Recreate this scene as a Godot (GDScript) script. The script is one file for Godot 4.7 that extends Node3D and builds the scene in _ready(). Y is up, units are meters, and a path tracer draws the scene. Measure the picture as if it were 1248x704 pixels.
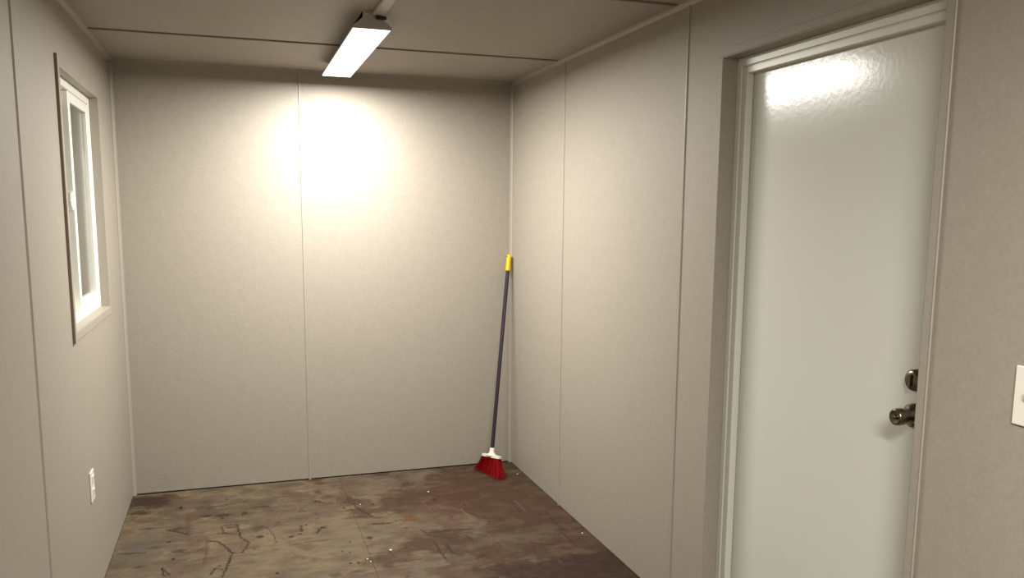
extends Node3D
# A portable-office container room: x runs along the back wall, y is up, z runs from the back wall towards the viewer.

const W := 2.207      # room width
const H := 2.345      # ceiling height
const L := 6.05       # room length
const DOOR_Z0 := 2.293
const DOOR_Z1 := 3.262
const DOOR_Y := 2.105
const WIN_Z0 := 0.462
const WIN_Z1 := 1.44
const WIN_Y0 := 1.105
const WIN_Y1 := 2.09
const LAMP_X := 1.131
const LAMP_Z := [0.878, 5.05]
const LAMP_COLOR := Color(1.0, 0.985, 0.95)
const LAMP_ENERGY := [8.9, 11.6]

var M := {}
var taken := {}

func _ready() -> void:
	# ---------- camera ----------
	var cam := Camera3D.new()
	cam.name = "camera"
	cam.projection = Camera3D.PROJECTION_FRUSTUM
	cam.near = 0.05
	cam.far = 60.0
	cam.size = 0.05 * 704.0 / 1015.2
	cam.frustum_offset = Vector2(0.0, 0.05 * 52.8 / 1015.2)
	cam.transform = Transform3D(Basis(Vector3(0.9493, 0.0074, 0.3143), Vector3(0.0372, 0.9900, -0.1358), Vector3(-0.3122, 0.1406, 0.9396)).orthonormalized(), Vector3(0.5854, 1.5649, 4.8939))
	add_child(cam)
	cam.current = true
	# ---------- sky and exposure (night outside; the room is lit by its two ceiling fixtures) ----------
	var env := Environment.new()
	env.background_mode = Environment.BG_COLOR
	env.background_color = Color(0.10, 0.11, 0.12)
	env.tonemap_mode = Environment.TONE_MAPPER_LINEAR
	env.tonemap_exposure = 1.0
	env.sdfgi_enabled = true
	env.ssao_enabled = true
	env.ssil_enabled = true
	var we := WorldEnvironment.new()
	we.name = "world_environment"
	we.environment = env
	add_child(we)
	# ---------- the room, then the things in it ----------
	materials()
	shell()
	trims()
	door()
	window()
	for i in 2:
		ceiling_light(i)
	raceway()
	light_switch()
	power_outlet()
	broom()
	chips()

# =====================================================================
# mesh helpers
# =====================================================================
func mb() -> SurfaceTool:
	var st := SurfaceTool.new()
	st.begin(Mesh.PRIMITIVE_TRIANGLES)
	return st

func tri(st: SurfaceTool, a: Vector3, b: Vector3, c: Vector3, n: Vector3, na = null, nb = null, nc = null) -> void:
	var g := (b - a).cross(c - a)
	if g.length_squared() < 1e-16:
		return
	var p := [a, b, c]
	var q := [na if na != null else n, nb if nb != null else n, nc if nc != null else n]
	if g.dot(n) > 0.0:
		p = [a, c, b]
		q = [q[0], q[2], q[1]]
	for k in 3:
		st.set_normal(q[k])
		st.set_uv(Vector2(p[k].x / W, p[k].z / L))
		st.add_vertex(p[k])

func quad(st: SurfaceTool, a: Vector3, b: Vector3, c: Vector3, d: Vector3, n: Vector3) -> void:
	tri(st, a, b, c, n)
	tri(st, a, c, d, n)

func box(st: SurfaceTool, p: Vector3, q: Vector3, c := 0.0) -> void:
	# a box between two corners with edges chamfered by c
	var lo := Vector3(minf(p.x, q.x), minf(p.y, q.y), minf(p.z, q.z))
	var hi := Vector3(maxf(p.x, q.x), maxf(p.y, q.y), maxf(p.z, q.z))
	c = minf(c, 0.45 * minf(hi.x - lo.x, minf(hi.y - lo.y, hi.z - lo.z)))
	for ax in 3:
		var u := (ax + 1) % 3
		var v := (ax + 2) % 3
		for s in [0, 1]:
			var n := Vector3.ZERO
			n[ax] = 1.0 if s else -1.0
			var k: Array[Vector3] = []
			for e in [[0, 0], [1, 0], [1, 1], [0, 1]]:
				var t := Vector3.ZERO
				t[ax] = hi[ax] if s else lo[ax]
				t[u] = hi[u] - c if e[0] else lo[u] + c
				t[v] = hi[v] - c if e[1] else lo[v] + c
				k.append(t)
			quad(st, k[0], k[1], k[2], k[3], n)
	if c <= 0.0:
		return
	for ax in 3:          # the twelve edges
		var u := (ax + 1) % 3
		var v := (ax + 2) % 3
		for su in [0, 1]:
			for sv in [0, 1]:
				var n := Vector3.ZERO
				n[u] = 1.0 if su else -1.0
				n[v] = 1.0 if sv else -1.0
				n = n.normalized()
				var k: Array[Vector3] = []
				for e in [[0, 0], [1, 0], [1, 1], [0, 1]]:
					var t := Vector3.ZERO
					t[ax] = hi[ax] - c if e[0] else lo[ax] + c
					var onu: bool = e[1] == 0
					t[u] = (hi[u] if onu else hi[u] - c) if su else (lo[u] if onu else lo[u] + c)
					t[v] = (hi[v] - c if onu else hi[v]) if sv else (lo[v] + c if onu else lo[v])
					k.append(t)
				quad(st, k[0], k[1], k[2], k[3], n)
	for sx in [0, 1]:
		for sy in [0, 1]:
			for sz in [0, 1]:
				var s := [sx, sy, sz]
				var k: Array[Vector3] = []
				var n := Vector3.ZERO
				for ax in 3:
					n[ax] = 1.0 if s[ax] else -1.0
				for out in 3:
					var t := Vector3.ZERO
					for ax in 3:
						var inset: float = 0.0 if ax == out else c
						t[ax] = hi[ax] - inset if s[ax] else lo[ax] + inset
					k.append(t)
				tri(st, k[0], k[1], k[2], n.normalized())

func lathe(st: SurfaceTool, prof: Array, xf: Transform3D, seg := 28) -> void:
	# prof: Vector2(radius, height along the local y); smooth around, smooth along
	var ns: Array[Vector2] = []
	for i in prof.size():
		var a: Vector2 = prof[maxi(i - 1, 0)]
		var b: Vector2 = prof[mini(i + 1, prof.size() - 1)]
		var d := b - a
		ns.append(Vector2(d.y, -d.x).normalized())
	for i in prof.size() - 1:
		for s in seg:
			var pts: Array[Vector3] = []
			var nn: Array[Vector3] = []
			for e in [[i, s], [i + 1, s], [i + 1, s + 1], [i, s + 1]]:
				var w: float = TAU * float(e[1]) / float(seg)
				var pr: Vector2 = prof[e[0]]
				var n2: Vector2 = ns[e[0]]
				pts.append(xf * Vector3(pr.x * cos(w), pr.y, pr.x * sin(w)))
				nn.append((xf.basis * Vector3(n2.x * cos(w), n2.y, n2.x * sin(w))).normalized())
			var fn := (nn[0] + nn[1] + nn[2] + nn[3]).normalized()
			tri(st, pts[0], pts[1], pts[2], fn, nn[0], nn[1], nn[2])
			tri(st, pts[0], pts[2], pts[3], fn, nn[0], nn[2], nn[3])

func extrude(st: SurfaceTool, poly: Array, xf: Transform3D, length: float) -> void:
	# a convex outline in the local x-y plane, counter-clockwise, pulled along the local z
	var mid := Vector2.ZERO
	for p in poly:
		mid += p / float(poly.size())
	var n := poly.size()
	for i in n:
		var a: Vector2 = poly[i]
		var b: Vector2 = poly[(i + 1) % n]
		var d := b - a
		var no := Vector2(d.y, -d.x).normalized()
		if no.dot((a + b) / 2.0 - mid) < 0.0:
			no = -no
		var n3 := (xf.basis * Vector3(no.x, no.y, 0)).normalized()
		quad(st, xf * Vector3(a.x, a.y, 0), xf * Vector3(b.x, b.y, 0), xf * Vector3(b.x, b.y, length), xf * Vector3(a.x, a.y, length), n3)
	for e in [[0.0, -1.0], [length, 1.0]]:
		var n3 := (xf.basis * Vector3(0, 0, e[1])).normalized()
		for i in range(1, n - 1):
			tri(st, xf * Vector3(poly[0].x, poly[0].y, e[0]), xf * Vector3(poly[i].x, poly[i].y, e[0]), xf * Vector3(poly[i + 1].x, poly[i + 1].y, e[0]), n3)

func frame_for(dir: Vector3, at: Vector3) -> Transform3D:
	# a transform whose local y points along dir
	var y := dir.normalized()
	var x := y.cross(Vector3(0, 0, 1) if absf(y.z) < 0.9 else Vector3(1, 0, 0)).normalized()
	return Transform3D(Basis(x, y, x.cross(y)), at)

# =====================================================================
# object helpers
# =====================================================================
func numbered(called: String) -> String:
	if not taken.has(called):
		taken[called] = 0
		return called
	taken[called] += 1
	return "%s_%03d" % [called, taken[called]]

func put(called: String, st: SurfaceTool, m: Material, parent: Node3D) -> MeshInstance3D:
	var o := MeshInstance3D.new()
	o.name = called
	o.mesh = st.commit()
	o.material_override = m
	o.cast_shadow = GeometryInstance3D.SHADOW_CASTING_SETTING_ON
	parent.add_child(o, true)
	return o

func thing(called: String, label: String, category: String, at := Vector3.ZERO, group := "") -> Node3D:
	var o := Node3D.new()
	o.name = numbered(called)
	o.position = at
	add_child(o)
	o.set_meta("label", label)
	o.set_meta("category", category)
	if group:
		o.set_meta("group", group)
	return o

func structure(called: String, label: String, category: String) -> Node3D:
	var o := thing(called, label, category)
	o.set_meta("kind", "structure")
	return o

# =====================================================================
# materials
# =====================================================================
func mat(called: String, c: Color, rough := 0.6, metal := 0.0) -> StandardMaterial3D:
	var m := StandardMaterial3D.new()
	m.resource_name = called
	m.albedo_color = c
	m.roughness = rough
	m.metallic = metal
	M[called] = m
	return m

func noise_bytes(freq: float, sd: int, oct: int, size: int) -> PackedByteArray:
	var n := FastNoiseLite.new()
	n.seed = sd
	n.noise_type = FastNoiseLite.TYPE_SIMPLEX_SMOOTH
	n.frequency = freq
	n.fractal_octaves = oct
	var im := n.get_seamless_image(size, size)
	im.convert(Image.FORMAT_L8)
	return im.get_data()

func weave(size: int, sd: int, tint: Color, strength: float) -> Array:
	# linen-like covering: slubby threads both ways over soft mottling; returns [colour texture, relief texture]
	var fine := noise_bytes(0.35, sd, 1, size)
	var mid := noise_bytes(0.045, sd + 1, 3, size)
	var big := noise_bytes(0.012, sd + 2, 2, size)
	var rg := RandomNumberGenerator.new()
	rg.seed = sd
	var cols := PackedFloat32Array()
	var rows := PackedFloat32Array()
	for i in size:
		cols.append(rg.randf_range(-1, 1))
		rows.append(rg.randf_range(-1, 1))
	var ca := PackedByteArray()
	ca.resize(size * size * 3)
	var ha := PackedByteArray()
	ha.resize(size * size)
	for y in size:
		for x in size:
			var i := y * size + x
			var f := fine[i] / 127.5 - 1.0
			var m := mid[i] / 127.5 - 1.0
			var b := big[i] / 127.5 - 1.0
			var jx := (x + int(m * 5.0) + size) % size
			var jy := (y + int(b * 5.0) + size) % size
			var t := 0.16 * cols[jx] + 0.30 * rows[jy] + 0.75 * f
			var v := 1.0 + strength * (0.50 * t + 0.85 * m + 0.35 * b)
			ca[i * 3] = int(clampf(tint.r * v, 0, 1) * 255.0)
			ca[i * 3 + 1] = int(clampf(tint.g * v, 0, 1) * 255.0)
			ca[i * 3 + 2] = int(clampf(tint.b * v, 0, 1) * 255.0)
			ha[i] = int(clampf(0.5 + 0.28 * t + 0.12 * m, 0, 1) * 255.0)
	return [ImageTexture.create_from_image(Image.create_from_data(size, size, false, Image.FORMAT_RGB8, ca)), ImageTexture.create_from_image(Image.create_from_data(size, size, false, Image.FORMAT_L8, ha))]

func triplanar(m: StandardMaterial3D, scale: float) -> void:
	m.uv1_triplanar = true
	m.uv1_world_triplanar = true
	m.uv1_scale = Vector3.ONE * scale

func materials() -> void:
	var wv := weave(1024, 11, Color(0.592, 0.563, 0.520), 0.036)
	var m := mat("wall_vinyl", Color.WHITE, 0.62)
	m.albedo_texture = wv[0]
	m.heightmap_enabled = true
	m.heightmap_texture = wv[1]
	m.heightmap_scale = 0.035
	triplanar(m, 1.1)
	var cv := weave(512, 31, Color(0.62, 0.59, 0.548), 0.03)
	m = mat("ceiling_vinyl", Color.WHITE, 0.6)
	m.albedo_texture = cv[0]
	triplanar(m, 1.0)
	mat("trim_vinyl", Color(0.612, 0.583, 0.540), 0.45)
	mat("core", Color(0.16, 0.13, 0.105), 0.9)
	# door paint: glossy grey-white with a roller-stippled film
	m = mat("door_paint", Color(0.785, 0.79, 0.76), 0.19)
	var dn := NoiseTexture2D.new()
	dn.width = 512
	dn.height = 512
	dn.seamless = true
	var fn := FastNoiseLite.new()
	fn.seed = 5
	fn.frequency = 0.03
	fn.fractal_octaves = 3
	dn.noise = fn
	m.heightmap_enabled = true
	m.heightmap_texture = dn
	m.heightmap_scale = 0.012
	triplanar(m, 2.5)
	mat("frame_paint", Color(0.80, 0.805, 0.76), 0.3)
	mat("window_vinyl", Color(0.91, 0.905, 0.87), 0.35)
	m = mat("window_glass", Color(0.60, 0.66, 0.62, 0.06), 0.02)
	m.transparency = BaseMaterial3D.TRANSPARENCY_ALPHA
	mat("joint_brown", Color(0.47, 0.41, 0.35), 0.6)
	mat("edge_shade", Color(0.50, 0.43, 0.365), 0.9)  # darker tone standing in for shade on the window casing side
	mat("nickel", Color(0.46, 0.43, 0.38), 0.24, 1.0)
	mat("dark_hole", Color(0.05, 0.045, 0.04), 0.7)
	mat("plate", Color(0.90, 0.885, 0.84), 0.3)
	mat("screw_metal", Color(0.75, 0.74, 0.71), 0.3, 1.0)
	mat("lamp_housing", Color(0.66, 0.645, 0.62), 0.5)
	m = mat("lamp_diffuser", Color(0.93, 0.93, 0.91), 0.5)
	m.emission_enabled = true
	m.emission = Color(1.0, 0.985, 0.95)
	m.emission_energy_multiplier = 2.2
	mat("raceway_plastic", Color(0.70, 0.675, 0.635), 0.45)
	mat("black_plastic", Color(0.055, 0.05, 0.05), 0.45)
	mat("broom_yellow", Color(0.93, 0.70, 0.06), 0.4)
	mat("broom_white", Color(0.88, 0.85, 0.80), 0.4)
	m = mat("broom_handle", Color(0.155, 0.115, 0.165), 0.28)
	mat("broom_red", Color(0.46, 0.025, 0.05), 0.75).metallic_specular = 0.2
	mat("paint_fleck", Color(0.88, 0.87, 0.83), 0.5)
	M["floor_ply"] = floor_material()

# ---------- the stained plywood floor: an image painted in floor coordinates (metres) ----------
const FP := 330.0
var fw := 0
var fh := 0
var fr := PackedFloat32Array()
var fg := PackedFloat32Array()
var fb := PackedFloat32Array()
var fn1 := FastNoiseLite.new()
var fn2 := FastNoiseLite.new()

func stain(cx: float, cz: float, rx: float, rz: float, c: Color, amount: float, ragged := 0.5, soft := 0.35) -> void:
	var x0 := maxi(0, int((cx - rx * 1.8) * FP))
	var x1 := mini(fw - 1, int((cx + rx * 1.8) * FP))
	var z0 := maxi(0, int((cz - rz * 1.8) * FP))
	var z1 := mini(fh - 1, int((cz + rz * 1.8) * FP))
	for z in range(z0, z1 + 1):
		for x in range(x0, x1 + 1):
			var dx := (x / FP - cx) / rx
			var dz := (z / FP - cz) / rz
			var d := sqrt(dx * dx + dz * dz) + ragged * fn1.get_noise_2d(x, z * 1.8) + 0.5 * ragged * fn2.get_noise_2d(x * 3.0, z * 3.0)
			var a := amount * clampf((1.0 - d) / soft, 0.0, 1.0)
			if a > 0.0:
				var i := z * fw + x
				fr[i] = lerpf(fr[i], c.r, a)
				fg[i] = lerpf(fg[i], c.g, a)
				fb[i] = lerpf(fb[i], c.b, a)

func scratch(pts: Array, width: float, c: Color, amount: float, wobble := 0.006) -> void:
	for k in pts.size() - 1:
		var a: Vector2 = pts[k]
		var b: Vector2 = pts[k + 1]
		var r := width * 2.0 + wobble * 2.0
		var x0 := maxi(0, int((minf(a.x, b.x) - r) * FP))
		var x1 := mini(fw - 1, int((maxf(a.x, b.x) + r) * FP))
		var z0 := maxi(0, int((minf(a.y, b.y) - r) * FP))
		var z1 := mini(fh - 1, int((maxf(a.y, b.y) + r) * FP))
		for z in range(z0, z1 + 1):
			for x in range(x0, x1 + 1):
				var p := Vector2(x / FP + wobble * fn2.get_noise_2d(x * 2.0, z * 2.0), z / FP + wobble * fn2.get_noise_2d(x * 2.0 + 500.0, z * 2.0))
				var q := Geometry2D.get_closest_point_to_segment(p, a, b)
				var w := width * (0.75 + 0.7 * fn2.get_noise_2d(x * 4.0 + 90.0, z * 4.0))
				var t := amount * clampf(1.4 - p.distance_to(q) / maxf(w, 0.0005), 0.0, 1.0)
				if t > 0.0:
					var i := z * fw + x
					fr[i] = lerpf(fr[i], c.r, t)
					fg[i] = lerpf(fg[i], c.g, t)
					fb[i] = lerpf(fb[i], c.b, t)

func floor_material() -> StandardMaterial3D:
	fw = int(W * FP)
	fh = int(L * FP)
	fr.resize(fw * fh)
	fg.resize(fw * fh)
	fb.resize(fw * fh)
	fn1.seed = 21
	fn1.frequency = 0.02
	fn1.fractal_octaves = 4
	fn2.seed = 22
	fn2.frequency = 0.05
	fn2.fractal_octaves = 2
	var n3 := FastNoiseLite.new()
	n3.seed = 23
	n3.frequency = 0.006
	n3.fractal_octaves = 3
	var tan_c := Color(0.525, 0.476, 0.390)
	var grey := Color(0.455, 0.410, 0.358)
	var brown := Color(0.330, 0.255, 0.205)
	var red := Color(0.355, 0.235, 0.190)
	var dark := Color(0.185, 0.135, 0.105)
	for z in fh:
		for x in fw:
			var i := z * fw + x
			var big := n3.get_noise_2d(x, z)
			var g := fn1.get_noise_2d(x * 0.5, z * 3.0)          # grain drawn out across the sheet
			var s := fn2.get_noise_2d(x * 1.5, z * 4.0)
			var mo := fn1.get_noise_2d(x * 1.1 + 400.0, z * 1.5)      # mottling
			var t := clampf(0.5 + 1.3 * big + 0.5 * g, 0.0, 1.0)
			var c := grey.lerp(tan_c, t)
			var side := clampf((x / FP - 1.22 + 1.0 * big + 0.45 * mo) * 3.0, 0.0, 1.0)   # the right-hand sheets are browner
			c = c.lerp(brown, side)
			var hue := n3.get_noise_2d(x * 2.2 + 900.0, z * 3.0)     # olive against purple-brown
			c = c.lerp(Color(0.395, 0.330, 0.285), clampf(0.15 + 1.6 * hue + 0.6 * mo, 0.0, 0.7))
			var v := 1.0 + 0.05 * g + 0.09 * s + 0.15 * mo
			fr[i] = c.r * v
			fg[i] = c.g * v
			fb[i] = c.b * v
	# wide patches
	stain(0.62, 1.20, 0.42, 0.30, tan_c, 0.45, 0.9, 0.9)
	stain(0.55, 0.42, 0.50, 0.14, Color(0.36, 0.29, 0.24), 0.6, 0.9, 0.9)
	stain(0.98, 0.95, 0.22, 0.45, tan_c, 0.55, 0.9, 0.9)
	stain(1.25, 0.85, 0.20, 0.22, tan_c, 0.45, 0.9, 0.9)
	stain(0.12, 0.75, 0.12, 0.30, Color(0.43, 0.40, 0.37), 0.8, 0.6, 0.8)
	stain(0.35, 0.22, 0.30, 0.10, Color(0.41, 0.37, 0.34), 0.7, 0.6, 0.8)
	stain(1.75, 0.45, 0.40, 0.30, red, 0.6, 0.8, 0.9)
	stain(1.60, 0.75, 0.25, 0.20, red, 0.6, 0.7, 0.8)
	stain(1.98, 0.75, 0.25, 0.45, brown, 0.6, 0.7, 0.8)
	stain(1.85, 1.22, 0.34, 0.10, Color(0.42, 0.375, 0.325), 0.8, 0.7, 0.8)
	stain(0.10, 0.14, 0.16, 0.13, Color(0.26, 0.19, 0.165), 0.9, 0.5, 0.5)
	# the dark maroon square patch on the near right
	for z in range(int(1.42 * FP), int(2.35 * FP)):
		for x in range(int(1.52 * FP), fw):
			var ex: float = minf(x / FP - 1.60 - 0.06 * fn1.get_noise_2d(x * 2.0, z * 2.0), z / FP - 1.475 + 0.05 * (x / FP - 1.9) - 0.04 * fn1.get_noise_2d(x * 2.0 + 77.0, z * 2.0))
			var a := 0.86 * clampf(ex / 0.03, 0.0, 1.0) * (0.9 + 0.3 * fn2.get_noise_2d(x, z))
			var i := z * fw + x
			fr[i] = lerpf(fr[i], 0.225, a)
			fg[i] = lerpf(fg[i], 0.150, a)
			fb[i] = lerpf(fb[i], 0.130, a)
	var lines: Array = floor_marks()
	for ln in lines:
		var p: Array = ln[0]
		scratch(p, ln[1] * 1.15, dark if ln[3] == 0 else (Color(0.56, 0.49, 0.42) if ln[3] == 1 else brown), ln[2] * 0.88)
	# blots: [x, z, rx, rz, tone, amount]
	for b in floor_blots():
		var c: Color = [dark, Color(0.29, 0.235, 0.16), Color(0.46, 0.27, 0.17), Color(0.50, 0.39, 0.33), Color(0.31, 0.225, 0.18)][b[4]]
		stain(b[0], b[1], b[2], b[3], c, b[5], 0.9, 0.6)
	# the rest of the floor behind: the same kind of wear, scattered
	var rg := RandomNumberGenerator.new()
	rg.seed = 77
	for k in 110:
		var z := rg.randf_range(1.9, L)
		var x := rg.randf_range(0.05, W - 0.05)
		stain(x, z, rg.randf_range(0.02, 0.12), rg.randf_range(0.01, 0.05), dark if rg.randf() < 0.5 else brown, rg.randf_range(0.3, 0.7), 0.9, 0.6)
	for k in 60:       # small dark specks in view
		stain(rg.randf_range(0.05, W - 0.05), rg.randf_range(0.08, 1.9), rg.randf_range(0.004, 0.014), rg.randf_range(0.006, 0.02), dark, rg.randf_range(0.3, 0.75), 0.6, 0.5)
	for k in 34:       # faint streaks along the grain
		stain(rg.randf_range(0.05, W - 0.05), rg.randf_range(0.15, 1.9), rg.randf_range(0.04, 0.13), rg.randf_range(0.008, 0.02), brown if rg.randf() < 0.6 else dark, rg.randf_range(0.15, 0.4), 1.2, 0.9)
	var by := PackedByteArray()
	by.resize(fw * fh * 3)
	for i in fw * fh:
		var k := 0.78
		by[i * 3] = int(clampf(fr[i] * k * 0.965, 0, 1) * 255.0)
		by[i * 3 + 1] = int(clampf(fg[i] * k * 0.94, 0, 1) * 255.0)
		by[i * 3 + 2] = int(clampf(fb[i] * k * 0.885, 0, 1) * 255.0)
	var m := StandardMaterial3D.new()
	m.resource_name = "floor_ply"
	m.albedo_texture = ImageTexture.create_from_image(Image.create_from_data(fw, fh, false, Image.FORMAT_RGB8, by))
	m.roughness = 0.62
	m.metallic_specular = 0.3
	return m

func floor_marks() -> Array:
	return FLOOR_LINES

func floor_blots() -> Array:
	return FLOOR_BLOTS
const FLOOR_LINES := [
	[[Vector2(0.410, 0.810), Vector2(0.457, 0.836), Vector2(0.489, 0.911), Vector2(0.520, 0.994), Vector2(0.512, 1.052), Vector2(0.495, 1.164), Vector2(0.478, 1.251)], 0.006, 0.85, 0],
	[[Vector2(0.520, 0.994), Vector2(0.565, 1.004), Vector2(0.597, 0.890), Vector2(0.559, 0.811), Vector2(0.540, 0.629), Vector2(0.478, 0.622)], 0.006, 0.80, 0],
	[[Vector2(0.470, 0.632), Vector2(0.479, 0.729), Vector2(0.535, 0.758)], 0.007, 0.60, 0],
	[[Vector2(0.225, 1.075), Vector2(0.240, 1.167)], 0.006, 0.85, 0],
	[[Vector2(0.225, 1.075), Vector2(0.261, 1.168)], 0.005, 0.75, 0],
	[[Vector2(0.448, 1.149), Vector2(0.430, 1.214)], 0.006, 0.70, 0],
	[[Vector2(0.448, 1.149), Vector2(0.478, 1.174)], 0.005, 0.60, 0],
	[[Vector2(0.026, 0.856), Vector2(0.077, 0.860), Vector2(0.137, 0.874)], 0.008, 0.60, 0],
	[[Vector2(0.057, 0.874), Vector2(0.096, 0.866)], 0.005, 0.80, 0],
	[[Vector2(0.405, 0.764), Vector2(0.408, 0.959), Vector2(0.396, 1.095)], 0.010, 0.45, 2],
	[[Vector2(0.303, 0.417), Vector2(0.313, 0.712)], 0.016, 0.50, 2],
	[[Vector2(0.682, 0.709), Vector2(0.711, 0.813), Vector2(0.721, 0.929)], 0.004, 0.50, 0],
	[[Vector2(0.847, 0.736), Vector2(0.846, 0.820)], 0.008, 0.70, 0],
	[[Vector2(0.213, 0.600), Vector2(0.312, 0.689)], 0.012, 0.55, 0],
	[[Vector2(1.143, 0.489), Vector2(1.161, 0.591), Vector2(1.211, 0.713)], 0.007, 0.75, 0],
	[[Vector2(1.167, 0.380), Vector2(1.217, 0.365), Vector2(1.263, 0.379)], 0.006, 0.50, 0],
	[[Vector2(1.202, 0.827), Vector2(1.279, 0.835)], 0.011, 0.85, 0],
	[[Vector2(1.278, 0.840), Vector2(1.348, 0.794)], 0.006, 0.50, 0],
	[[Vector2(1.436, 0.309), Vector2(1.499, 0.216)], 0.007, 0.60, 0],
	[[Vector2(1.450, 1.021), Vector2(1.528, 1.022), Vector2(1.656, 1.038)], 0.012, 0.60, 0],
	[[Vector2(1.417, 0.976), Vector2(1.435, 1.052), Vector2(1.544, 1.131)], 0.008, 0.50, 0],
	[[Vector2(1.443, 1.145), Vector2(1.442, 1.273), Vector2(1.448, 1.366)], 0.007, 0.65, 0],
	[[Vector2(1.491, 1.192), Vector2(1.494, 1.310)], 0.011, 0.65, 0],
	[[Vector2(1.586, 1.395), Vector2(1.653, 1.349)], 0.009, 0.65, 0],
	[[Vector2(1.611, 1.106), Vector2(1.624, 1.201)], 0.007, 0.50, 0],
	[[Vector2(1.255, 1.326), Vector2(1.343, 1.320)], 0.006, 0.55, 0],
	[[Vector2(0.913, 0.867), Vector2(0.945, 0.800), Vector2(0.973, 0.809)], 0.007, 0.70, 0],
	[[Vector2(0.936, 0.367), Vector2(0.986, 0.426)], 0.009, 0.60, 0],
	[[Vector2(1.682, 0.738), Vector2(1.694, 0.901)], 0.005, 0.50, 1],
	[[Vector2(1.616, 0.920), Vector2(1.698, 0.920), Vector2(1.799, 0.951)], 0.006, 0.45, 1],
	[[Vector2(1.507, 0.558), Vector2(1.522, 0.703)], 0.005, 0.40, 1],
	[[Vector2(1.113, 1.191), Vector2(1.190, 1.205)], 0.005, 0.50, 0],
	[[Vector2(1.218, 1.182), Vector2(1.226, 1.267)], 0.006, 0.50, 0],
	[[Vector2(1.973, 0.725), Vector2(1.971, 0.877)], 0.006, 0.50, 0],
	[[Vector2(1.999, 0.696), Vector2(2.000, 0.875)], 0.005, 0.45, 1],
	[[Vector2(2.095, 1.005), Vector2(2.093, 1.173)], 0.006, 0.55, 0],
	[[Vector2(2.075, 1.217), Vector2(2.077, 1.362)], 0.006, 0.55, 0],
	[[Vector2(2.130, 1.234), Vector2(2.167, 1.399)], 0.005, 0.35, 1],
	[[Vector2(1.881, 1.292), Vector2(1.984, 1.352)], 0.008, 0.50, 0],
	[[Vector2(1.886, 1.330), Vector2(1.860, 1.412)], 0.006, 0.50, 0],
	[[Vector2(1.739, 1.210), Vector2(1.759, 1.327)], 0.005, 0.40, 1],
	[[Vector2(1.941, 1.481), Vector2(1.934, 1.555)], 0.005, 0.30, 1],
]
const FLOOR_BLOTS := [
	[0.063, 0.303, 0.047, 0.070, 4, 0.90],
	[0.285, 0.900, 0.039, 0.034, 1, 0.80],
	[0.259, 0.283, 0.008, 0.025, 0, 0.90],
	[0.401, 0.460, 0.025, 0.023, 0, 0.60],
	[0.485, 0.473, 0.051, 0.021, 0, 0.55],
	[0.578, 0.462, 0.019, 0.026, 0, 0.60],
	[0.253, 0.612, 0.056, 0.034, 4, 0.75],
	[0.650, 0.828, 0.021, 0.020, 0, 0.70],
	[0.792, 0.873, 0.021, 0.022, 0, 0.75],
	[0.805, 0.977, 0.011, 0.013, 0, 0.60],
	[0.811, 1.011, 0.008, 0.010, 0, 0.50],
	[0.708, 1.283, 0.009, 0.013, 0, 0.80],
	[0.265, 0.991, 0.008, 0.014, 0, 0.80],
	[0.383, 0.920, 0.045, 0.050, 4, 0.50],
	[0.449, 0.322, 0.113, 0.033, 4, 0.70],
	[0.693, 0.403, 0.061, 0.022, 0, 0.50],
	[0.641, 0.709, 0.045, 0.042, 4, 0.60],
	[0.743, 0.654, 0.033, 0.044, 1, 0.60],
	[0.503, 0.654, 0.037, 0.043, 4, 0.60],
	[0.176, 0.824, 0.030, 0.022, 1, 0.50],
	[0.496, 0.814, 0.047, 0.049, 3, 0.60],
	[0.313, 1.010, 0.044, 0.012, 1, 0.45],
	[0.124, 1.038, 0.018, 0.012, 0, 0.40],
	[0.394, 0.227, 0.053, 0.040, 4, 0.50],
	[0.863, 0.510, 0.052, 0.037, 4, 0.50],
	[1.399, 0.810, 0.052, 0.062, 2, 0.70],
	[0.966, 0.391, 0.029, 0.033, 0, 0.60],
	[1.154, 0.999, 0.016, 0.022, 0, 0.70],
	[1.061, 1.275, 0.007, 0.015, 0, 0.90],
	[1.056, 1.024, 0.006, 0.015, 0, 0.60],
	[0.949, 0.795, 0.025, 0.019, 0, 0.60],
	[1.257, 0.648, 0.052, 0.051, 4, 0.50],
	[1.183, 0.598, 0.026, 0.036, 0, 0.45],
	[1.576, 0.550, 0.014, 0.033, 0, 0.60],
	[1.499, 0.265, 0.048, 0.060, 4, 0.50],
	[1.499, 1.071, 0.064, 0.051, 4, 0.55],
	[1.247, 1.484, 0.014, 0.014, 0, 0.60],
	[0.951, 1.373, 0.036, 0.025, 1, 0.60],
	[1.815, 1.075, 0.041, 0.086, 4, 0.50],
	[1.770, 0.520, 0.111, 0.109, 4, 0.40],
	[1.007, 1.127, 0.006, 0.012, 0, 0.60],
	[1.178, 1.272, 0.045, 0.030, 4, 0.45],
	[1.816, 1.036, 0.042, 0.056, 4, 0.50],
	[2.089, 1.182, 0.042, 0.025, 0, 0.50],
	[1.862, 1.323, 0.040, 0.020, 1, 0.40],
	[1.852, 1.226, 0.034, 0.031, 1, 0.40],
]

# =====================================================================
# the room
# =====================================================================
func at_wall(side: String, u: float, v: float, d: float) -> Vector3:
	# a point on a wall: u along it, v up, d deeper into it
	match side:
		"left": return Vector3(-d, v, u)
		"right": return Vector3(W + d, v, u)
		"back": return Vector3(u, v, -d)
	return Vector3(u, v, L + d)

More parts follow.
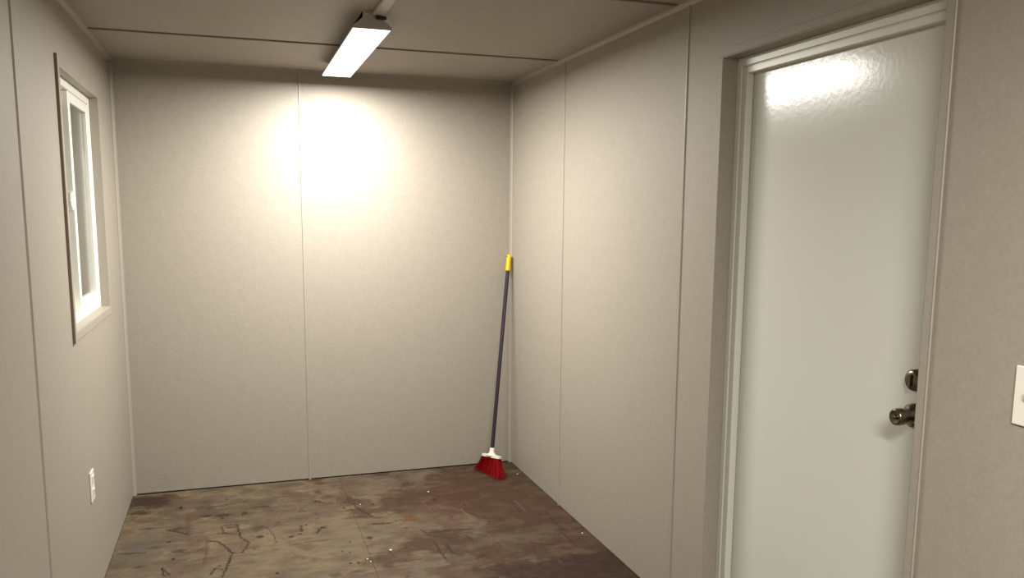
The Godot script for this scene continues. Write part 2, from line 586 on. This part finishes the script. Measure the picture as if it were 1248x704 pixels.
func slab(st: SurfaceTool, side: String, u0: float, u1: float, v0: float, v1: float, d0: float, d1: float, c := 0.0, hole = null) -> void:
	if hole == null:
		box(st, at_wall(side, u0, v0, d0), at_wall(side, u1, v1, d1), c)
		return
	var h: Array = hole
	for r in [[u0, h[0], v0, v1], [h[1], u1, v0, v1], [h[0], h[1], v0, h[2]], [h[0], h[1], h[3], v1]]:
		if r[1] - r[0] > 0.001 and r[3] - r[2] > 0.001:
			box(st, at_wall(side, r[0], r[2], d0), at_wall(side, r[1], r[3], d1), c)

func wall(side: String, len: float, seams: Array, label: String, holes: Array, gap: float) -> void:
	var o := structure("wall_" + side, label, "wall")
	var ends := [0.0] + seams + [len]
	var hole = holes[0] if holes.size() > 0 else null
	var st := mb()
	var ex := 0.12 if side == "back" or side == "front" else 0.0
	slab(st, side, -ex, len + ex, -0.1, H + 0.1, 0.012, 0.12, 0.0, hole)
	put("wall_core", st, M.core, o)
	for i in ends.size() - 1:
		var a: float = ends[i] + (0.002 if i > 0 else 0.0)
		var b: float = ends[i + 1] - (0.002 if i < ends.size() - 2 else 0.0)
		var h = null
		if hole != null and hole[0] < b and hole[1] > a:
			h = hole
		st = mb()
		slab(st, side, a, b, gap if (h == null or h[2] > 0.05) else 0.0, H, 0.0, 0.012, 0.0, h)
		put("wall_panel", st, M.wall_vinyl, o)
	for s in seams:
		if hole != null and s > hole[0] and s < hole[1]:
			continue
		st = mb()
		divider(st, side, s, 0.0, H)
		put("divider_strip", st, M.trim_vinyl, o)

func divider(st: SurfaceTool, side: String, u: float, v0: float, v1: float) -> void:
	# a low rounded batten over a panel joint
	var prof := [[-0.0065, 0.0], [-0.006, -0.0035], [-0.0035, -0.0052], [0.0035, -0.0052], [0.006, -0.0035], [0.0065, 0.0]]
	for i in prof.size() - 1:
		var a: Array = prof[i]
		var b: Array = prof[i + 1]
		var mid := at_wall(side, u + (a[0] + b[0]) / 2.0, 0.0, (a[1] + b[1]) / 2.0) - at_wall(side, u, 0.0, 0.0006)
		var n := mid.normalized()
		quad(st, at_wall(side, u + a[0], v0, a[1]), at_wall(side, u + b[0], v0, b[1]), at_wall(side, u + b[0], v1, b[1]), at_wall(side, u + a[0], v1, a[1]), n)

func shell() -> void:
	# floor: plywood sheets with open joints on a dark subfloor
	var f := structure("floor", "worn brown plywood floor with dark stains and scuffs", "floor")
	var st := mb()
	box(st, Vector3(-0.12, -0.1, -0.12), Vector3(W + 0.12, -0.006, L + 0.12))
	put("subfloor", st, M.core, f)
	var zs := [0.0, 2.44, 4.88, L]
	for i in 3:
		for c in [[0.0, 1.1250], [1.1262, W]]:
			st = mb()
			box(st, Vector3(c[0], -0.005, zs[i] + (0.001 if i else 0.0)), Vector3(c[1], 0.0, zs[i + 1] - (0.001 if i < 2 else 0.0)))
			put("plywood_sheet", st, M.floor_ply, f)
	# ceiling panels with open joints
	var ce := structure("ceiling", "beige panelled ceiling with dark cross joints", "ceiling")
	st = mb()
	box(st, Vector3(-0.12, H + 0.012, -0.12), Vector3(W + 0.12, H + 0.1, L + 0.12))
	put("ceiling_core", st, M.core, ce)
	var cs := [0.0, 0.775, 1.995, 3.215, 4.435, 5.655, L]
	for i in cs.size() - 1:
		st = mb()
		box(st, Vector3(0, H, cs[i] + (0.0045 if i else 0.0)), Vector3(W, H + 0.012, cs[i + 1] - (0.0045 if i < cs.size() - 2 else 0.0)))
		put("ceiling_panel", st, M.ceiling_vinyl, ce)
	for i in range(1, cs.size() - 1):
		st = mb()
		box(st, Vector3(0.02, H - 0.006, cs[i] - 0.007), Vector3(W - 0.02, H + 0.002, cs[i] + 0.007), 0.0015)
		var js := put("joint_strip", st, M.joint_brown, ce)
		js.set_meta("label", "narrow dark brown strip over a ceiling joint")
	wall("back", W, [0.958], "beige vinyl covered end wall of two tall panels with one seam", [], 0.007)
	wall("left", L, [2.087, 3.307, 4.527, 5.747], "beige panelled wall with the small sliding window and outlet", [[WIN_Z0, WIN_Z1, WIN_Y0, WIN_Y1]], 0.004)
	wall("right", L, [0.841, 2.061, 4.50, 5.72], "beige panelled wall with the white door and light switch", [[DOOR_Z0, DOOR_Z1, 0.0, DOOR_Y]], 0.003)
	wall("front", W, [0.958], "beige panelled end wall across from the wall with the broom", [], 0.007)

func trims() -> void:
	# chamfered corner mouldings: along the ceiling on all walls and up the four corners
	var t := 0.020
	var w := 0.0035
	var k := 0
	var defs := [
		["trim_1", "thin beige ceiling moulding over the window wall", Vector3(0, H, 0), Vector3(1, 0, 0), Vector3(0, -1, 0), Vector3(0, 0, 1), L],
		["trim_2", "thin beige ceiling moulding over the door wall", Vector3(W, H, 0), Vector3(-1, 0, 0), Vector3(0, -1, 0), Vector3(0, 0, 1), L],
		["trim_3", "thin beige ceiling moulding over the end wall behind the lamp", Vector3(0, H, 0), Vector3(0, 0, 1), Vector3(0, -1, 0), Vector3(1, 0, 0), W],
		["trim_4", "thin beige ceiling moulding over the end wall across from the broom", Vector3(0, H, L), Vector3(0, 0, -1), Vector3(0, -1, 0), Vector3(1, 0, 0), W],
		["trim_5", "pale upright corner moulding between window wall and end wall", Vector3(0, 0, 0), Vector3(1, 0, 0), Vector3(0, 0, 1), Vector3(0, 1, 0), H - 0.0201],
		["trim_6", "pale upright corner moulding behind the broom", Vector3(W, 0, 0), Vector3(-1, 0, 0), Vector3(0, 0, 1), Vector3(0, 1, 0), H - 0.0201],
		["trim_7", "pale upright corner moulding at the far end of the window wall", Vector3(0, 0, L), Vector3(1, 0, 0), Vector3(0, 0, -1), Vector3(0, 1, 0), H - 0.0201],
		["trim_8", "pale upright corner moulding at the far end of the door wall", Vector3(W, 0, L), Vector3(-1, 0, 0), Vector3(0, 0, -1), Vector3(0, 1, 0), H - 0.0201],
	]
	for d in defs:
		var a: Vector3 = d[3]
		var b: Vector3 = d[4]
		var st := mb()
		var p: Vector3 = d[2]
		var u: float = [t, t, 0.010, 0.010][k] if k < 4 else 0.017
		extrude(st, [Vector2(0, 0), Vector2(u, 0), Vector2(u, w), Vector2(u * 0.55, u * 0.55 * 0.62), Vector2(u * 0.55 * 0.62, u * 0.55), Vector2(w, u), Vector2(0, u)], Transform3D(Basis(a, b, d[5]), p), d[6])
		var o := put(d[0], st, M.trim_vinyl, self)
		o.set_meta("kind", "structure")
		o.set_meta("label", d[1])
		o.set_meta("category", "trim")
		k += 1

func door() -> void:
	var o := structure("door_1", "glossy grey-white flush door with knob and deadbolt", "door")
	# wall-side: casing with a raised bead along its outer edge, and the reveal lining
	var st := mb()
	slab(st, "right", DOOR_Z1, DOOR_Z1 + 0.028, 0.0, DOOR_Y + 0.028, -0.003, 0.0, 0.0012)
	slab(st, "right", DOOR_Z0 - 0.022, DOOR_Z1, DOOR_Y, DOOR_Y + 0.026, -0.003, 0.0, 0.0012)
	put("casing", st, M.wall_vinyl, o)
	st = mb()
	slab(st, "right", DOOR_Z1 + 0.028, DOOR_Z1 + 0.033, 0.0, H - 0.021, -0.006, 0.0, 0.002)
	put("casing_bead", st, M.trim_vinyl, o)
	st = mb()
	slab(st, "right", DOOR_Z0, DOOR_Z0 + 0.003, 0.0, DOOR_Y, 0.0, 0.13, 0.0)
	slab(st, "right", DOOR_Z1 - 0.003, DOOR_Z1, 0.0, DOOR_Y, 0.0, 0.13, 0.0)
	slab(st, "right", DOOR_Z0 + 0.003, DOOR_Z1 - 0.003, DOOR_Y - 0.003, DOOR_Y, 0.0, 0.13, 0.0)
	put("reveal_lining", st, M.wall_vinyl, o)
	# painted frame: an outer face, a fine groove, then the stop
	st = mb()
	var a0 := DOOR_Z0 + 0.003
	var a1 := DOOR_Z1 - 0.003
	var top := DOOR_Y - 0.003
	for s in [[a0, a0 + 0.026, 1], [a1 - 0.030, a1, 1]]:
		slab(st, "right", s[0], s[1], 0.0, top, 0.060, 0.13, 0.002)
	slab(st, "right", a0 + 0.026, a1 - 0.030, top - 0.030, top, 0.060, 0.13, 0.002)
	put("jamb", st, M.frame_paint, o)
	st = mb()
	for s in [[a0 + 0.029, a0 + 0.056], [a1 - 0.058, a1 - 0.033]]:
		slab(st, "right", s[0], s[1], 0.0, top - 0.033, 0.064, 0.091, 0.002)
	slab(st, "right", a0 + 0.056, a1 - 0.058, top - 0.055, top - 0.033, 0.064, 0.091, 0.002)
	slab(st, "right", a0 + 0.025, a0 + 0.030, 0.0, top - 0.030, 0.067, 0.091, 0.0)
	slab(st, "right", a1 - 0.034, a1 - 0.029, 0.0, top - 0.030, 0.067, 0.091, 0.0)
	slab(st, "right", a0 + 0.030, a1 - 0.034, top - 0.034, top - 0.029, 0.067, 0.091, 0.0)
	put("door_stop", st, M.frame_paint, o)
	st = mb()
	slab(st, "right", a0 + 0.026, a1 - 0.030, 0.006, top - 0.032, 0.093, 0.137, 0.001)
	var leaf := put("door_leaf", st, M.door_paint, o)
	# knob: rose, neck, tulip-shaped knob with a turn button
	var face := W + 0.093
	var kx := Transform3D(Basis(Vector3(0, 0, 1), Vector3(-1, 0, 0), Vector3(0, 1, 0)), Vector3(face, 1.038, 3.163))
	st = mb()
	lathe(st, [Vector2(0.0335, 0.0), Vector2(0.0335, 0.004), Vector2(0.0325, 0.009), Vector2(0.0285, 0.013), Vector2(0.0240, 0.017), Vector2(0.0212, 0.024), Vector2(0.0210, 0.032), Vector2(0.0225, 0.041), Vector2(0.0236, 0.050), Vector2(0.0232, 0.058), Vector2(0.0212, 0.0645), Vector2(0.0180, 0.0665), Vector2(0.0150, 0.0650), Vector2(0.0105, 0.0635), Vector2(0.0, 0.0630)], kx, 36)
	put("door_knob", st, M.nickel, leaf)
	st = mb()
	lathe(st, [Vector2(0.0062, 0.0630), Vector2(0.0062, 0.0690), Vector2(0.0050, 0.0705), Vector2(0.0, 0.0705)], kx, 20)
	put("turn_button", st, M.nickel, leaf)
	var dx := Transform3D(kx.basis, Vector3(face, 1.134, 3.161))
	st = mb()
	lathe(st, [Vector2(0.0305, 0.0), Vector2(0.0305, 0.006), Vector2(0.0285, 0.012), Vector2(0.0235, 0.017), Vector2(0.0140, 0.0195), Vector2(0.0, 0.0200)], dx, 36)
	put("deadbolt_rose", st, M.nickel, leaf)
	st = mb()
	box(st, Vector3(face - 0.029, 1.134 - 0.017, 3.161 - 0.0045), Vector3(face - 0.018, 1.134 + 0.017, 3.161 + 0.0045), 0.0025)
	put("thumb_turn", st, M.nickel, leaf)

func window() -> void:
	var o := structure("window_1", "white vinyl sliding window in a beige recess", "window")
	var st := mb()
	slab(st, "left", WIN_Z1, WIN_Z1 + 0.028, WIN_Y0 - 0.032, WIN_Y1 + 0.030, -0.011, 0.0, 0.0016)
	slab(st, "left", WIN_Z0 - 0.01, WIN_Z1, WIN_Y0 - 0.032, WIN_Y0, -0.006, 0.0, 0.0016)
	put("casing", st, M.trim_vinyl, o)
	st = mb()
	slab(st, "left", WIN_Z1 + 0.028, WIN_Z1 + 0.0295, WIN_Y0 - 0.032, WIN_Y1 + 0.030, -0.0095, 0.0, 0.0)  # added strip: the shadowed side of the casing, painted as a dark colour
	var raw := put("casing_shade_strip", st, M.edge_shade, o)
	raw.set_meta("label", "dark raw edge strip of the window casing, shade put into its colour")
	st = mb()
	slab(st, "left", WIN_Z0, WIN_Z0 + 0.003, WIN_Y0, WIN_Y1, 0.0, 0.12, 0.0)
	slab(st, "left", WIN_Z1 - 0.003, WIN_Z1, WIN_Y0, WIN_Y1, 0.0, 0.12, 0.0)
	slab(st, "left", WIN_Z0 + 0.003, WIN_Z1 - 0.003, WIN_Y1 - 0.003, WIN_Y1, 0.0, 0.12, 0.0)
	slab(st, "left", WIN_Z0 + 0.003, WIN_Z1 - 0.003, WIN_Y0, WIN_Y0 + 0.003, -0.006, 0.12, 0.0)
	put("reveal_lining", st, M.trim_vinyl, o)
	var z0 := WIN_Z0 + 0.003
	var z1 := WIN_Z1 - 0.003
	var y0 := WIN_Y0 + 0.003
	var y1 := WIN_Y1 - 0.003
	st = mb()
	for r in [[z0, z0 + 0.028, y0, y1], [z1 - 0.028, z1, y0, y1], [z0 + 0.028, z1 - 0.028, y1 - 0.034, y1], [z0 + 0.028, z1 - 0.028, y0, y0 + 0.034]]:
		slab(st, "left", r[0], r[1], r[2], r[3], 0.038, 0.118, 0.002)
	put("frame", st, M.window_vinyl, o)
	# the inner sash at the far half, the outer sash at the near half
	var mid := 0.955
	for s in [[z0 + 0.029, mid + 0.030, 0.042, 0.078], [mid - 0.030, z1 - 0.029, 0.082, 0.110]]:
		var inner: bool = s[2] < 0.06
		st = mb()
		var m := 0.042
		var sy0 := y0 + 0.035
		var sy1 := y1 - 0.035
		for r in [[s[0], s[0] + m, sy0, sy1], [s[1] - m, s[1], sy0, sy1], [s[0] + m, s[1] - m, sy1 - m, sy1], [s[0] + m, s[1] - m, sy0, sy0 + m]]:
			slab(st, "left", r[0], r[1], r[2], r[3], s[2], s[3], 0.002)
		var sash := put("sash", st, M.window_vinyl, o)
		st = mb()
		slab(st, "left", s[0] + m, s[1] - m, sy0 + m, sy1 - m, s[2] + 0.013, s[2] + 0.017, 0.0)
		put("pane", st, M.window_glass, sash)
		if inner:
			st = mb()
			slab(st, "left", s[1], s[1] + 0.007, 1.565, 1.645, s[2] + 0.004, s[3] - 0.002, 0.002)
			slab(st, "left", s[1] + 0.007, s[1] + 0.018, 1.580, 1.606, s[2] + 0.006, s[2] + 0.016, 0.002)
			slab(st, "left", s[1] + 0.007, s[1] + 0.013, 1.606, 1.638, s[2] + 0.009, s[2] + 0.014, 0.002)
			put("latch", st, M.window_vinyl, sash)

# =====================================================================
# fittings
# =====================================================================
func ceiling_light(i: int) -> void:
	var half := 0.61
	var o := thing("ceiling_light", ["glowing white LED strip fixture on the ceiling near the end wall with the broom", "glowing white LED strip fixture on the ceiling at the other end of the raceway"][i], "ceiling light", Vector3(LAMP_X, H, LAMP_Z[i]))
	if i == 1:
		o.rotation.y = PI
	# housing: narrow channel at the ceiling that flares to the width of the lens
	var st := mb()
	var prof := [Vector2(-0.034, 0.0), Vector2(-0.037, -0.025), Vector2(-0.0745, -0.057), Vector2(-0.0745, -0.061), Vector2(0.0745, -0.061), Vector2(0.0745, -0.057), Vector2(0.037, -0.025), Vector2(0.034, 0.0)]
	extrude(st, prof, Transform3D(Basis.IDENTITY, Vector3(0, 0, -half + 0.006)), 2.0 * half - 0.012)
	put("housing", st, M.lamp_housing, o)
	for s in [-1.0, 1.0]:
		st = mb()
		var cap := [Vector2(-0.036, 0.0), Vector2(-0.039, -0.024), Vector2(-0.0765, -0.0565), Vector2(-0.0765, -0.0655), Vector2(0.0765, -0.0655), Vector2(0.0765, -0.0565), Vector2(0.039, -0.024), Vector2(0.036, 0.0)]
		extrude(st, cap, Transform3D(Basis.IDENTITY, Vector3(0, 0, s * (half - 0.003) - 0.003)), 0.006)
		var c := put("end_cap", st, M.lamp_housing, o)
		for x in [-0.020, 0.014]:
			st = mb()
			lathe(st, [Vector2(0.0042, 0.0), Vector2(0.0042, 0.0016), Vector2(0.003, 0.003), Vector2(0.0, 0.0034)], frame_for(Vector3(0, 0, s), Vector3(x, -0.008, s * half)), 14)
			put("screw", st, M.screw_metal, c)
	st = mb()
	box(st, Vector3(-0.0725, -0.0670, -half + 0.0065), Vector3(0.0725, -0.0611, half - 0.0065), 0.0015)
	put("diffuser", st, M.lamp_diffuser, o)
	var li := AreaLight3D.new()
	li.name = "lamp_glow"
	li.area_size = Vector2(0.142, 2.0 * half - 0.02)
	li.light_color = LAMP_COLOR
	li.light_energy = LAMP_ENERGY[i]
	li.shadow_enabled = true
	li.set("area_range", 12.0)
	li.rotation.x = -PI / 2.0
	li.position = Vector3(0, -0.0685, 0)
	o.add_child(li)

func raceway() -> void:
	var o := thing("cable_raceway", "narrow flat cable raceway on the ceiling leading to the strip light", "cable raceway", Vector3(1.154, H, 1.491))
	var st := mb()
	box(st, Vector3(-0.022, -0.016, 0.004), Vector3(0.022, 0.0, 2.945), 0.003)
	put("channel", st, M.raceway_plastic, o)
	st = mb()
	box(st, Vector3(-0.012, -0.030, 0.001), Vector3(0.006, -0.0165, 0.020), 0.003)
	lathe(st, [Vector2(0.0, 0.0), Vector2(0.006, 0.0), Vector2(0.0075, 0.004), Vector2(0.0075, 0.018), Vector2(0.0055, 0.026), Vector2(0.0, 0.027)], frame_for(Vector3(1, 0, 0), Vector3(0.004, -0.0245, 0.0105)), 16)
	put("cord_connector", st, M.black_plastic, o)

func light_switch() -> void:
	var o := thing("light_switch", "off-white toggle switch plate on the wall beside the white door", "light switch", Vector3(W, 1.18, 3.573))
	var st := mb()
	box(st, Vector3(-0.006, -0.066, -0.037), Vector3(0.0, 0.066, 0.037), 0.0025)
	var p := put("cover_plate", st, M.plate, o)
	st = mb()
	box(st, Vector3(-0.016, -0.004, -0.0048), Vector3(-0.006, 0.012, 0.0048), 0.002)
	put("toggle", st, M.plate, o)
	for y in [-0.046, 0.046]:
		st = mb()
		lathe(st, [Vector2(0.0034, 0.0), Vector2(0.003, 0.001), Vector2(0.0, 0.0013)], frame_for(Vector3(-1, 0, 0), Vector3(-0.006, y, 0)), 12)
		put("screw", st, M.plate, p)

func power_outlet() -> void:
	var o := thing("power_outlet", "white duplex power outlet low on the wall below the window", "outlet", Vector3(0.0, 0.468, 1.287))
	var st := mb()
	box(st, Vector3(0.0, -0.062, -0.036), Vector3(0.007, 0.062, 0.036), 0.0025)
	var p := put("cover_plate", st, M.plate, o)
	for y in [-0.0265, 0.0265]:
		st = mb()
		box(st, Vector3(0.007, y - 0.0165, -0.017), Vector3(0.0105, y + 0.0165, 0.017), 0.003)
		var r := put("receptacle", st, M.plate, o)
		st = mb()
		for z in [-0.0063, 0.0063]:
			box(st, Vector3(0.0104, y - 0.001, z - 0.0011), Vector3(0.0108, y + 0.0085, z + 0.0011))
		box(st, Vector3(0.0104, y - 0.011, -0.0025), Vector3(0.0108, y - 0.006, 0.0025))
		put("slots", st, M.dark_hole, r)
	st = mb()
	lathe(st, [Vector2(0.0034, 0.0), Vector2(0.003, 0.001), Vector2(0.0, 0.0013)], frame_for(Vector3(1, 0, 0), Vector3(0.007, 0, 0)), 12)
	put("screw", st, M.plate, p)

func broom() -> void:
	var foot := Vector3(2.012, 0.0, 0.225)
	var o := thing("broom", "red broom with dark handle and yellow grip leaning in the corner", "broom", foot)
	var block := Vector3(0.004, 0.116, -0.010)          # middle of the white head block
	var tip := Vector3(2.181, 1.318, 0.026) - foot       # end of the yellow grip, in the corner
	var up := (tip - block).normalized()
	var along := Vector3(0.36, -0.02, 0.93)
	along = (along - up * along.dot(up)).normalized()
	var side := along.cross(up).normalized()
	var hx := Transform3D(Basis(side, up, along), block)
	# bristles: flared and slightly slanted bundle, resting on the floor
	var st := mb()
	var rg := RandomNumberGenerator.new()
	rg.seed = 9
	for iu in 30:
		for iv in 8:
			var u := (iu + 0.5) / 30.0 * 2.0 - 1.0
			var v := (iv + 0.5) / 8.0 * 2.0 - 1.0
			var a := hx * Vector3(v * 0.017 + rg.randf_range(-0.002, 0.002), -0.008, u * 0.076 + rg.randf_range(-0.003, 0.003))
			var b := hx * Vector3(v * 0.036 + rg.randf_range(-0.005, 0.005), -0.13, u * 0.122 + rg.randf_range(-0.007, 0.007) - 0.010)
			b += Vector3(0.004 + 0.004 * u, 0.0, 0.034 * u - 0.014)
			var d := b - a
			var t := (-0.0 - a.y + rg.randf_range(0.001, 0.010)) / d.y
			b = a + d * t
			var bend := side * (0.006 * v) + along * (0.004 * u)
			var wd := rg.randf_range(0.0026, 0.0038)
			bristle(st, a, (a + b) / 2.0 - bend, b, wd)
	var br := put("bristles", st, M.broom_red, o)
	br.set_meta("kind", "stuff")
	br.set_meta("label", "dark red splayed broom bristles")
	# white head block with a raised socket
	st = mb()
	var out: Array = []
	for k in 24:
		var w := TAU * k / 24.0
		out.append(Vector2(signf(cos(w)) * pow(absf(cos(w)), 0.55) * 0.021, signf(sin(w)) * pow(absf(sin(w)), 0.75) * 0.084))
	extrude(st, out, Transform3D(Basis(hx.basis.x, hx.basis.z, hx.basis.y), hx * Vector3(0, -0.010, 0)), 0.014)
	var hb := put("head_block", st, M.broom_white, o)
	hb.set_meta("label", "white plastic broom head block")
	st = mb()
	lathe(st, [Vector2(0.036, 0.002), Vector2(0.024, 0.008), Vector2(0.0165, 0.018), Vector2(0.0145, 0.030), Vector2(0.0145, 0.044), Vector2(0.0125, 0.047), Vector2(0.0, 0.047)], hx, 22)
	put("socket", st, M.broom_white, hb)
	st = mb()
	var ln := (tip - block).length()
	lathe(st, [Vector2(0.0, 0.038), Vector2(0.0116, 0.038), Vector2(0.0116, ln - 0.095), Vector2(0.0, ln - 0.095)], hx, 20)
	var hd := put("handle", st, M.broom_handle, o)
	hd.set_meta("label", "dark purple metal broom handle")
	st = mb()
	lathe(st, [Vector2(0.0118, ln - 0.100), Vector2(0.0148, ln - 0.100), Vector2(0.0152, ln - 0.090), Vector2(0.0146, ln - 0.050), Vector2(0.0152, ln - 0.020), Vector2(0.0135, ln - 0.006), Vector2(0.008, ln), Vector2(0.0, ln)], hx, 20)
	var gr := put("grip", st, M.broom_yellow, o)
	gr.set_meta("label", "yellow plastic end grip")
	st = mb()
	lathe(st, [Vector2(0.0, 0.0), Vector2(0.0042, 0.0), Vector2(0.0042, 0.030), Vector2(0.0, 0.030)], frame_for(side, hx * Vector3(-0.0152, ln - 0.014, 0)), 14)
	put("hanging_hole", st, M.dark_hole, gr)

func bristle(st: SurfaceTool, a: Vector3, m: Vector3, b: Vector3, w: float) -> void:
	var pts := [a, m, b]
	for k in 2:
		var p: Vector3 = pts[k]
		var q: Vector3 = pts[k + 1]
		var x := frame_for(q - p, p)
		var r0: float = w * [0.5, 0.55, 0.45][k]
		var r1: float = w * [0.5, 0.55, 0.45][k + 1]
		for e in 3:
			var w0 := TAU * e / 3.0
			var w1 := TAU * (e + 1) / 3.0
			var d0 := x.basis.x * cos(w0) + x.basis.z * sin(w0)
			var d1 := x.basis.x * cos(w1) + x.basis.z * sin(w1)
			quad(st, p + d0 * r0, p + d1 * r0, q + d1 * r1, q + d0 * r1, (d0 + d1).normalized())

func chips() -> void:
	# flecks of dry paint lying on the plywood
	var rg := RandomNumberGenerator.new()
	rg.seed = 4
	for c in [[1.227, 1.181, 0.0075], [1.108, 1.252, 0.0045], [1.577, 0.422, 0.0055], [1.179, 0.518, 0.004], [2.170, 1.255, 0.0055], [2.165, 0.262, 0.005], [1.118, 1.285, 0.004]]:
		var o := thing("paint_chip", "tiny white fleck of dry paint lying on the floor", "paint chip", Vector3(c[0], 0.0, c[1]), "white flecks on the floor")
		var st := mb()
		var out: Array = []
		for k in 7:
			var w := TAU * k / 7.0
			out.append(Vector2(cos(w), sin(w)) * c[2] * rg.randf_range(0.6, 1.0))
		extrude(st, out, Transform3D(Basis(Vector3(1, 0, 0), Vector3(0, 0, 1), Vector3(0, 1, 0)), Vector3.ZERO), 0.0018)
		put("flake", st, M.paint_fleck, o)
